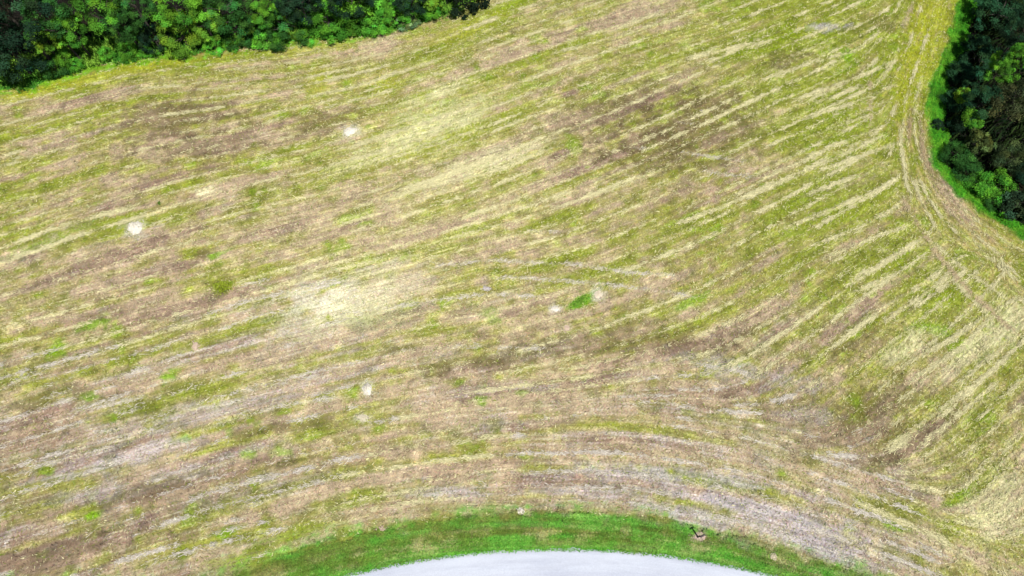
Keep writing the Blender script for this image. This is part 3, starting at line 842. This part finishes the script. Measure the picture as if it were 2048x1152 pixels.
def crown_mesh(name, seed, R, H, nc, nl, size, low=-.35, rc=.33, spiky=0.0, vary=.3, droop=0.0):
    """leaf clumps spread through a crown of half width R and half height H about its middle"""
    r = np.random.default_rng(seed)
    P, Nn, Cc = [], [], []
    ph = r.uniform(0, 6.28, 4)
    for k in range(nc):
        z = r.uniform(low, 1.0)
        th = k * 2.39996 + r.normal(0, .3)
        rr = math.sqrt(max(0, 1 - z * z)) if z > 0 else math.sqrt(max(0, 1 - (z * .9) ** 2))
        rad = r.uniform(.55, 1.0) ** .6 * (1 + .16 * math.sin(3 * th + ph[0]) + .12 * math.sin(5 * th + ph[1]))
        if r.random() < .12: rad *= 1.18
        c = np.array([R * rr * math.cos(th) * rad, R * rr * math.sin(th) * rad, H * z * (.85 + .3 * r.random())])
        cr = R * rc * r.uniform(.45, 1.35)
        n = int(nl * (cr / (R * rc)) ** 2)
        dv = r.standard_normal((n, 3))
        out = c / (np.linalg.norm(c) + 1e-9)
        dv += out * .75 + np.array([0, 0, .55])
        dv /= np.linalg.norm(dv, axis=1, keepdims=True)
        dist = cr * r.uniform(.1, 1.15, (n, 1)) ** .6 * (1 + spiky * np.abs(r.normal(0, .5, (n, 1))))
        p = c + dv * dist * np.array([1, 1, .7])
        p[:, 2] -= droop * (np.hypot(p[:, 0], p[:, 1]) / R) ** 2
        nn = dv * .7 + np.array([0, 0, .6]) + r.normal(0, .42, (n, 3))
        sh = math.exp(r.normal(0, vary))
        hue = r.normal(0, .1)
        col = np.ones((n, 3)) * sh * np.array([1 + hue * 1.3, 1, 1 - hue])
        col *= np.exp(r.normal(0, .16, (n, 1)))
        P.append(p); Nn.append(nn); Cc.append(col)
    return leaf_mesh(name, np.concatenate(P), np.concatenate(Nn), size, np.clip(np.concatenate(Cc), .1, 3), r)


def tube(vs, ts, p, q, r0, r1, bend, r, seg=6, cuts=4):
    """a tapered, slightly crooked limb from p to q"""
    p, q = np.array(p, float), np.array(q, float)
    base = len(vs) and sum(len(v) for v in vs)
    ax = q - p; L = np.linalg.norm(ax); ax /= L
    u = np.cross(ax, [0.3, .9, .2]); u /= np.linalg.norm(u); w = np.cross(ax, u)
    off = r.normal(0, bend * L, 2)
    ring = []
    for k in range(cuts + 1):
        t = k / cuts
        c = p + (q - p) * t + (u * off[0] + w * off[1]) * math.sin(math.pi * t)
        rad = r0 + (r1 - r0) * t
        for s in range(seg):
            a = 2 * math.pi * s / seg
            ring.append(c + (u * math.cos(a) + w * math.sin(a)) * rad)
    vs.append(np.array(ring))
    for k in range(cuts):
        for s in range(seg):
            ts.append((base + k * seg + s, base + k * seg + (s + 1) % seg, base + (k + 1) * seg + (s + 1) % seg, base + (k + 1) * seg + s))


def trunk_mesh(name, seed, R, H, zc, thick, nlimb=7):
    """trunk standing on the ground (zc below the crown's middle) with limbs running out into the crown"""
    r = np.random.default_rng(seed)
    vs, ts = [], []
    tube(vs, ts, (0, 0, -zc - .3), (r.normal(0, .1), r.normal(0, .1), H * .35), thick, thick * .45, .03, r, 8, 6)
    for k in range(nlimb):
        z0 = r.uniform(-zc * .45, H * .2)
        th = k * 2.4 + r.normal(0, .3)
        rr = R * r.uniform(.6, .85)
        tube(vs, ts, (0, 0, z0), (rr * math.cos(th), rr * math.sin(th), min(H * .7, z0 + rr * r.uniform(.3, .9))), thick * .4, thick * .08, .06, r)
    v = np.concatenate(vs)
    me = raw_mesh(name, v, ts)
    me.materials.append(M_BARK)
    return me


# kinds of crown, all about 3 m in half width at scale 1; middle of the crown at the mesh origin
CROWN = {
    'broad': [crown_mesh("broad_crown", s, 3.0, 2.6, 54, 230, .18, rc=.25, low=-.65, vary=.42) for s in (1, 2, 3)],
    'dense': [crown_mesh("dense_crown", s, 3.0, 2.8, 64, 200, .165, rc=.24, vary=.42, low=-.6) for s in (11, 12)],
    'maple': [crown_mesh("maple_crown", s, 3.0, 2.2, 56, 90, .34, rc=.28, vary=.2, droop=.3, low=-.6) for s in (21,)],
    'bush': [crown_mesh("bush_crown", s, 1.5, 1.1, 40, 110, .15, low=-.7, rc=.36, vary=.28) for s in (31, 32, 33)],
    'vine': [crown_mesh("vine_crown", s, 1.5, 1.0, 44, 60, .22, low=-.7, rc=.34, vary=.35) for s in (41,)],
    'feather': [crown_mesh("feathery_crown", s, 1.5, 1.2, 46, 150, .11, low=-.6, rc=.34, spiky=.5, vary=.3) for s in (51, 52)],
}
for lst in CROWN.values():
    for me in lst:
        me.materials.append(M_LEAF)
TRUNK = {
    'broad': [trunk_mesh("broad_trunk", 61, 3.0, 2.6, 4.5, .2)], 'dense': [trunk_mesh("dense_trunk", 62, 3.0, 2.8, 4.0, .22)],
    'maple': [trunk_mesh("maple_trunk", 63, 3.0, 2.2, 5.0, .2)],
    'bush': [trunk_mesh("bush_stems", 64, 1.5, 1.1, 1.0, .05, 9)], 'vine': [trunk_mesh("vine_stems", 65, 1.5, 1.0, 1.0, .04, 9)],
    'feather': [trunk_mesh("feathery_stems", 66, 1.5, 1.2, 1.1, .04, 9)],
}
BASE_R = dict(broad=3.0, dense=3.0, maple=3.0, bush=1.5, vine=1.5, feather=1.5)
BASE_Z = dict(broad=4.5, dense=4.0, maple=5.0, bush=1.0, vine=1.0, feather=1.1)
count = 0


def plant(kind, px, py, rad, zc, col, label, cat, group, squash=1.0):
    """a tree or bush whose crown, rad pixels in half width, has its middle zc metres above the ground behind pixel px, py"""
    global count
    count += 1
    r = random.Random(count * 31 + 5)
    x, y = at(px, py, zc)
    Rm = abs(at(px + rad, py, zc)[0] - x)
    room = .45 if rad > 24 else .1
    while zc > Rm * .55 and XA < x < XB and YA < y < YB:        # rooted inside the wood, not in the field
        gd = max(pick(d_wood, x, y), pick(d_woodr, x, y))
        need = Rm * room + .1 if x < 0 else Rm * .7 + .42 * zc
        if gd > need: break
        zc -= .1
        x, y = at(px, py, zc)
    s = Rm / BASE_R[kind]
    tree = kind in ('broad', 'dense', 'maple')
    root = empty(dict(broad="broadleaf_tree", dense="dense_tree", maple="dark_tree", bush="bush", vine="vine_bush", feather="feathery_bush")[kind], (x, y, 0))
    tag(root, label, cat, group)
    rz = r.uniform(0, 6.28)
    cr = bpy.data.objects.new("crown" if tree else "foliage", r.choice(CROWN[kind]))
    COL.objects.link(cr); cr.parent = root
    cr.location = (0, 0, zc); cr.rotation_euler = (0, 0, rz)
    half = dict(broad=2.6, dense=2.8, maple=2.2, bush=1.1, vine=1.0, feather=1.2)[kind]
    cr.scale = (s * r.uniform(.94, 1.06), s * r.uniform(.94, 1.06), min(s if tree else 1.3 * s, max(.7 * s, zc / (half * .85))))
    cr.color = (*col, 1)
    tk = bpy.data.objects.new("trunk" if tree else "stem", TRUNK[kind][0])
    COL.objects.link(tk); tk.parent = root
    tk.location = (0, 0, zc); tk.rotation_euler = (0, 0, rz)
    tk.scale = (s, s, zc / BASE_Z[kind])
    return root


DK, MD, LT, YL, BR, BL = (.012, .036, .016), (.03, .105, .018), (.08, .24, .02), (.15, .31, .026), (.085, .29, .024), (.017, .062, .025)
BLK = (.006, .015, .006)
WT = "trees of the wood at the upper left"
WR = "trees of the wood at the right"
UB = "bushes along the upper left wood"
RB = "bushes along the right wood"
T = "tree"; B = "bush"
PLANTS = [
    ('dense', 18, 100, 60, 3.2, DK, "dark blue-green tree filling the left end of the upper wood's edge", T, WT),
    ('dense', 15, 25, 62, 6.0, DK, "dark tree in the very top left corner of the photo", T, WT),
    ('broad', 92, 35, 46, 6.2, MD, "mid-green tree second along the top from the left corner", T, WT),
    ('broad', 84, 80, 27, 4.6, YL, "small yellow-green tree lit beside the dark leftmost tree", T, WT),
    ('broad', 142, 62, 36, 4.2, LT, "green tree casting its shade on the tall grass at the wood's edge", T, WT),
    ('broad', 198, 18, 42, 6.2, LT, "light green tree at the top, behind the tall grass patch", T, WT),
    ('dense', 244, 46, 36, 4.4, MD, "mid-green rounded tree standing right over the tall grass patch", T, WT),
    ('dense', 268, 8, 36, 6.5, MD, "mid-green tree cut by the top edge behind the rounded tree", T, WT),
    ('dense', 306, 76, 28, 2.6, DK, "low dark tree left of the bright yellow-green overhanging tree", T, WT),
    ('broad', 362, 66, 44, 3.3, YL, "bright yellow-green tree reaching out over the field edge", T, WT),
    ('broad', 348, 12, 44, 6.2, LT, "light green tree directly behind the bright overhanging tree", T, WT),
    ('broad', 412, 45, 38, 4.6, YL, "yellowish tree beside the bright overhanging tree on its right", T, WT),
    ('dense', 455, 22, 46, 6.0, MD, "large mid-green tree at the middle top of the upper left wood", T, WT),
    ('dense', 478, 62, 34, 3.2, MD, "mid-green tree behind the round bright bush", T, WT),
    ('broad', 528, 30, 30, 4.8, LT, "small light green tree above the round bright bush", T, WT),
    ('dense', 566, 48, 48, 3.6, MD, "dense dark green tree whose foot reaches the field right of the round bush", T, WT),
    ('dense', 600, 5, 46, 6.5, DK, "dark tree at the top behind the dense green tree", T, WT),
    ('broad', 655, 38, 44, 3.2, BR, "bright grass-green tree standing at the field edge", T, WT),
    ('vine', 722, 26, 38, 3.6, LT, "pale leafy vine tangle hanging over the wood's edge", "vine", UB),
    ('dense', 700, -12, 46, 6.5, DK, "dark tree cut by the top edge behind the vine tangle", T, WT),
    ('bush', 745, 50, 26, 1.4, BR, "bright green bush under the pale vine tangle", B, UB),
    ('broad', 783, 28, 36, 3.0, BR, "bright green small tree right of the vine tangle", T, WT),
    ('dense', 820, -6, 38, 5.5, DK, "dark tree cut by the top edge above the white-flowered bush", T, WT),
    ('maple', 868, -4, 24, 6.2, YL, "yellow-green large-leaved tree touching the black overhanging tree", T, WT),
    ('maple', 922, -12, 44, 4.4, BLK, "nearly black tree hanging over the grass at the right end of the upper wood", T, WT),
    ('bush', 108, 138, 20, .9, MD, "low green bush between the dark leftmost tree and the field", B, UB),
    ('bush', 128, 116, 16, 1.0, LT, "small light green bush behind the low bush near the dark leftmost tree", B, UB),
    ('bush', 212, 108, 13, .4, BR, "flat green bush within the tall grass patch", B, UB),
    ('bush', 150, 130, 14, .4, BR, "tiny bush on the grassy bank next to the low green bush", B, UB),
    ('bush', 255, 102, 18, .8, LT, "low bush under the mid-green rounded tree", B, UB),
    ('bush', 290, 104, 13, .5, BR, "narrow bright bush below the low dark tree", B, UB),
    ('bush', 428, 92, 18, .6, BR, "bright low bush at the field edge right of the overhanging tree", B, UB),
    ('bush', 462, 90, 14, .6, LT, "small green bush between two bright bushes at the field edge", B, UB),
    ('bush', 530, 78, 25, .9, BR, "round bright green bush at the field edge", B, UB),
    ('bush', 612, 74, 18, .8, LT, "green bush at the foot of the dense dark green tree", B, UB),
    ('bush', 690, 60, 17, .8, BR, "bright bush at the foot of the bright grass-green tree", B, UB),
    ('vine', 815, 44, 17, .8, (.12, .2, .08), "small bush dotted with white flowers at the field edge", B, UB),
    ('bush', 862, 28, 18, .8, BR, "bright bush tucked beside the black overhanging tree", B, UB),
    # right wood
    ('dense', 1998, 22, 58, 7.0, BL, "tall dark blue-green tree in the top right corner casting shade on the grass strip", T, WR),
    ('dense', 2050, 60, 40, 7.0, DK, "dark tree on the right edge just below the top right corner", T, WR),
    ('broad', 2040, 112, 24, 5.2, LT, "yellowish green tree cut by the right edge", T, WR),
    ('broad', 1960, 112, 44, 5.2, BL, "blue-green tree below the tall corner tree", T, WR),
    ('broad', 2004, 138, 28, 5.0, LT, "round bright green tree inside the right wood", T, WR),
    ('bush', 1928, 150, 26, 3.0, BL, "dark bush bulging toward the grass strip below the corner tree's shade", B, RB),
    ('bush', 1926, 190, 14, 3.4, YL, "small sunlit yellow-green bush amid dark ones in the right wood", B, RB),
    ('feather', 1912, 202, 22, 2.4, BL, "dark feathery bush at the grass strip left of the sunlit bush", B, RB),
    ('broad', 1964, 205, 34, 3.6, BL, "blue-green low tree right of the sunlit bush", T, WR),
    ('feather', 2028, 200, 34, 2.8, (.06, .075, .03), "sparse olive bush with bare grey stems at the right edge", B, RB),
    ('bush', 1940, 240, 20, 2.2, LT, "green bush below the sunlit bush by the dark hollow", B, RB),
    ('maple', 1876, 250, 12, 1.8, DK, "little spiky dark tree leaning over the grass strip", T, WR),
    ('bush', 1918, 252, 20, 1.8, DK, "dark bush behind the little spiky tree", B, RB),
    ('vine', 1958, 285, 20, 1.4, (.075, .11, .03), "thin yellowish vine patch at the edge of the dark hollow", "vine", RB),
    ('feather', 1914, 312, 25, 1.7, MD, "feathery grey-green bush at the inner bend of the grass strip", B, RB),
    ('feather', 1936, 343, 24, 1.7, MD, "feathery bush next along the bend of the grass strip", B, RB),
    ('feather', 1962, 370, 24, 1.8, BR, "fresh green feathery bush between bend and white-dotted bush", B, RB),
    ('bush', 1988, 374, 28, 2.0, BR, "brightest green bush of the right wood below the hollow", B, RB),
    ('feather', 1986, 404, 16, 1.2, MD, "low bush at the grass strip below the brightest green bush", B, RB),
    ('vine', 2036, 408, 28, 2.2, (.03, .065, .03), "dark bush with white-glinting leaves at the right edge", B, RB),
    ('feather', 2022, 320, 26, 1.2, (.055, .085, .03), "olive reedy bush at the right edge below the dark hollow", B, RB),
    ('bush', 2046, 350, 22, 1.4, DK, "dark bush cut by the right edge above the white-glinting bush", B, RB),
]
for p in PLANTS:
    plant(*p)


# ------------------------------------------------------------------ tall weeds along the upper wood's edge
def tall(name, n, mask, h, wd, pal, label, cat):
    cand = np.argwhere(mask); ci = rng.choice(len(cand), n)
    jj, ii = cand[ci, 0], cand[ci, 1]
    x = gx[ii] + rng.uniform(-.06, .06, n); y = gy[jj] + rng.uniform(-.06, .06, n); z = Z[jj, ii]
    f = np.clip(.5 + .28 * fb2[jj, ii] + .2 * fb4[jj, ii] + rng.normal(0, .12, n), 0, 1)[:, None]
    col = (lin(pal[0]) * (1 - f) + lin(pal[1]) * f) * np.exp(rng.normal(0, .22, (n, 1)))
    th = rng.uniform(0, 6.283, n); L = h * np.exp(rng.normal(0, .35, n)) * np.clip(1 + .3 * fb2[jj, ii], .4, 1.7)
    le = L * rng.uniform(.2, .9, n); ux, uy = np.cos(th), np.sin(th); W = wd * np.exp(rng.normal(0, .3, n))
    a = np.stack([x - uy * W / 2, y + ux * W / 2, z], -1); b = np.stack([x + uy * W / 2, y - ux * W / 2, z], -1)
    c = np.stack([x + ux * le, y + uy * le, z + L], -1)
    m1 = (a + c) / 2 + np.stack([-uy * W * .3, ux * W * .3, L * .12], -1)
    v = np.stack([a, b, c, m1], 1).reshape(-1, 3)
    t = np.arange(n)[:, None] * 4
    o = link(name, raw_mesh(name, v, None, np.concatenate([t + [0, 1, 2], t + [0, 2, 3]]), np.repeat(col, 4, 0)), M_WEED)
    return tag(o, label, cat, kind="stuff")


tall("tall_grass", 26000, (d_wood > -.2 + .2 * fb4) & (d_wood < 3.0) & (GX > -47), .3, .06, ((70, 140, 44), (150, 200, 70)),
     "tall uncut green grass and weeds between the upper wood and the mown field", "tall grass")
tall("undergrowth", 26000, (d_woodr > .1) & (d_woodr < 9), .45, .1, ((22, 46, 22), (58, 78, 34)),
     "dark weeds under the trees of the right wood", "undergrowth")


# ------------------------------------------------------------------ pale heaps of soil lying on the grass
def mound(px, py, rx, ry, h, col, label, seed, tip=0.0, flat=False):
    r = np.random.default_rng(seed)
    c = np.array(at(px, py)); ax = abs(at(px + rx, py)[0] - c[0]); ay = abs(at(px, py - ry)[1] - c[1])
    na_, nr = 44, 12
    th = np.arange(na_) * 2 * math.pi / na_
    ph = r.uniform(0, 6.28, 5)
    out = 1 + .1 * np.sin(2 * th + ph[0]) + .07 * np.sin(3 * th + ph[1]) + .05 * np.sin(5 * th + ph[2]) + .04 * np.sin(9 * th + ph[3]) + r.normal(0, .05, na_)
    vs, cs_ = [], []
    for k in range(nr):
        t = (k + .4) / (nr - .6)
        prof = math.cos(t * math.pi / 2) ** 1.2
        z = h * (prof * (1 + r.normal(0, .16, na_)) + r.normal(0, .1, na_) * (t < .95)) - (.06 if k == nr - 1 else 0)
        x = ax * out * t * np.cos(th) * (1 - tip * np.clip(np.sin(th) * t, 0, 1)); y = ay * out * t * np.sin(th)
        vs.append(np.stack([x, y, z], -1))
        cs_.append(np.ones((na_, 3)) * col * np.exp(r.normal(0, .14, (na_, 1))))
    v = np.concatenate(vs + [np.array([[0, 0, h]])]); cc = np.concatenate(cs_ + [np.array([col])])
    q = [(k * na_ + i, (k + 1) * na_ + i, (k + 1) * na_ + (i + 1) % na_, k * na_ + (i + 1) % na_) for k in range(nr - 1) for i in range(na_)]
    t3 = [(len(v) - 1, i, (i + 1) % na_) for i in range(na_)]
    # crumbs rolled off the heap
    nb = 70
    ang = r.uniform(0, 6.28, nb); rad = r.uniform(.7, 1.5, nb); sz = r.uniform(.02, .05, nb) * (1 if not flat else .7)
    cb = np.stack([ax * rad * np.cos(ang), ay * rad * np.sin(ang), np.full(nb, .02)], -1)
    o8 = np.array([(1, 0, 0), (0, 1, 0), (-1, 0, 0), (0, -1, 0), (0, 0, .9), (0, 0, -.9)])
    vb = (cb[:, None] + o8[None] * sz[:, None, None] * r.uniform(.6, 1.3, (nb, 6, 1))).reshape(-1, 3)
    f8 = np.array([(0, 1, 4), (1, 2, 4), (2, 3, 4), (3, 0, 4), (1, 0, 5), (2, 1, 5), (3, 2, 5), (0, 3, 5)])
    tb = (np.arange(nb)[:, None, None] * 6 + f8[None] + len(v)).reshape(-1, 3)
    v = np.r_[v, vb]; cc = np.r_[cc, np.repeat(np.ones((nb, 3)) * col * np.exp(r.normal(0, .2, (nb, 1))), 6, 0)]
    o = link("soil_mound", raw_mesh("soil_mound", v, np.array(q), np.concatenate([np.array(t3), tb]), cc), M_MOUND)
    o.location = (c[0], c[1], zat(*c))
    return tag(o, label, "mound", "pale soil mounds scattered over the field")


W1, W2, W3, W4 = lin((250, 243, 226)), lin((240, 226, 200)), lin((222, 198, 176)), lin((214, 206, 206))
for a in [
    (270, 455, 14, 14, .3, W1, "biggest pale soil mound, alone on the field's left side"),
    (701, 265, 14, 9, .12, W1, "whitish mound at the left end of the brightest straw streaks"),
    (735, 777, 10, 15, .3, W1, "bright white pointed mound, the most triangular of all", .8),
    (1110, 618, 9, 6, .14, W1, "small white mound at the lower left of the vivid green tuft"),
    (1196, 590, 8, 10, .1, W2, "cream mound touching the upper right end of the vivid green tuft"),
    (390, 693, 7, 9, .08, W3, "faint pinkish mound between two white mowing lines on the left"),
    (727, 836, 12, 9, .06, lin((224, 214, 186)), "blurry cream mound just below the white pointed mound"),
    (1134, 656, 7, 7, .07, W3, "faint pinkish mound below the small white one by the vivid tuft"),
    (1547, 1113, 5, 5, .08, W2, "little round tan mound on the lawn right of the dark post"),
    (1040, 1022, 6, 5, .1, W1, "little white mound on the upper edge of the lawn"),
    (765, 1060, 10, 6, .08, W3, "pinkish grey mound on the lawn's upper edge toward its left end"),
    (973, 578, 8, 4, .06, W4, "small grey mound between two thin pale lines mid-field"),
]:
    mound(*a[:7], seed=int(a[0]), tip=a[7] if len(a) > 7 else 0.0)


# ------------------------------------------------------------------ tufts of uncut grass
def tuft(px, py, rx, ry, sl, n, h, c0, c1, label, name="grass_tuft", cat="grass tuft"):
    r = np.random.default_rng(int(px))
    c = np.array(at(px, py)); u = np.array(at(px + rx, py + rx * sl)) - c; v_ = np.array(at(px, py - ry)) - c
    g = r.normal(0, .38, (n, 2))
    p = g[:, :1] * u + g[:, 1:] * v_
    L = h * np.exp(r.normal(0, .3, n)) * np.clip(1.2 - .5 * np.hypot(g[:, 0], g[:, 1]), .3, 1.2)
    th = r.uniform(0, 6.283, n); le = L * r.uniform(.3, 1.1, n); ux, uy = np.cos(th), np.sin(th); W = .045
    z = pick(Z, c[0] + p[:, 0], c[1] + p[:, 1]) - zat(*c)
    a = np.stack([p[:, 0] - uy * W, p[:, 1] + ux * W, z], -1); b = np.stack([p[:, 0] + uy * W, p[:, 1] - ux * W, z], -1)
    m1 = np.stack([p[:, 0] + ux * le * .5, p[:, 1] + uy * le * .5, z + L * .8], -1)
    e = np.stack([p[:, 0] + ux * le, p[:, 1] + uy * le, z + L * .75], -1)
    f = r.random((n, 1))
    col = (lin(c0) * f + lin(c1) * (1 - f)) * np.exp(r.normal(0, .15, (n, 1)))
    t = np.arange(n)[:, None] * 4
    o = link(name, raw_mesh(name, np.stack([a, b, m1, e], 1).reshape(-1, 3), None, np.concatenate([t + [0, 1, 2], t + [1, 3, 2]]), np.repeat(col, 4, 0)), M_WEED)
    o.location = (c[0], c[1], zat(*c))
    return tag(o, label, cat, "green tufts standing in the mown field")


for a in [
    (1160, 603, 27, 11, -.45, 1200, .1, (110, 180, 56), (170, 205, 84), "vivid green grass tuft between the white and the cream mound mid-field"),
    (446, 575, 26, 16, -.15, 1100, .11, (176, 200, 60), (140, 146, 50), "olive green tuft standing alone left of the field's palest patch"),
    (320, 409, 3, 3, 0, 60, .12, (90, 130, 50), (110, 150, 50), "tiny dark green weed right above the biggest pale mound", "weed", "weed"),
]:
    tuft(*a)

# ------------------------------------------------------------------ the dark post in its patch of bare soil
bx, by = at(1395, 1073.5)
bz = zat(bx, by)
soil = mound(1397, 1073, 17, 9, .06, lin((206, 182, 168)), "flat pinkish patch of bare soil round the foot of the dark post", 77, flat=True)
soil.name = "soil_patch"; soil["category"] = "bare soil"
del soil["group"]
m, nt, b = new_mat("weathered_dark_metal")
tc = N(nt, "ShaderNodeTexCoord"); n1 = N(nt, "ShaderNodeTexNoise"); n1.inputs["Scale"].default_value = 30
r1 = N(nt, "ShaderNodeValToRGB")
r1.color_ramp.elements[0].color = (.035, .03, .035, 1); r1.color_ramp.elements[1].color = (.11, .085, .085, 1)
nt.links.new(tc.outputs["Object"], n1.inputs["Vector"]); nt.links.new(n1.outputs["Fac"], r1.inputs[0]); nt.links.new(r1.outputs[0], b.inputs["Base Color"])
b.inputs["Roughness"].default_value = .6; b.inputs["Metallic"].default_value = .2


def lathe(name, prof, parent, loc=(0, 0, 0), rot=(0, 0, 0), seg=16):
    v = [(r * math.cos(2 * math.pi * i / seg), r * math.sin(2 * math.pi * i / seg), z) for r, z in prof for i in range(seg)]
    q = [(k * seg + i, k * seg + (i + 1) % seg, (k + 1) * seg + (i + 1) % seg, (k + 1) * seg + i) for k in range(len(prof) - 1) for i in range(seg)]
    v += [(0, 0, prof[0][1]), (0, 0, prof[-1][1])]
    n = len(v)
    t = [(n - 2, (i + 1) % seg, i) for i in range(seg)] + [(n - 1, (len(prof) - 1) * seg + i, (len(prof) - 1) * seg + (i + 1) % seg) for i in range(seg)]
    o = link(name, raw_mesh(name, v, q, t), m, parent)
    o.location = loc; o.rotation_euler = rot
    return o


PH = 1.25
post = empty("post", (bx, by, bz))
tag(post, "thin dark post with a short crossbar, standing in a bare soil patch on the lawn", "post")
lathe("base_collar", [(.085, -.1), (.085, .05), (.06, .075), (.045, .08)], post)
lathe("shaft", [(.05, .06), (.048, .6), (.046, PH - .04)], post)
ca = math.atan2(SHD.y, SHD.x) + math.pi / 2
lathe("crossbar", [(.03, -.17), (.05, -.16), (.05, -.11), (.038, -.09), (.038, .09), (.05, .11), (.05, .16), (.03, .17)], post,
      (0, 0, PH), (0, math.pi / 2, ca))
lathe("cap", [(.045, -.05), (.06, -.03), (.06, .04), (.04, .07), (.012, .08)], post, (0, 0, PH))
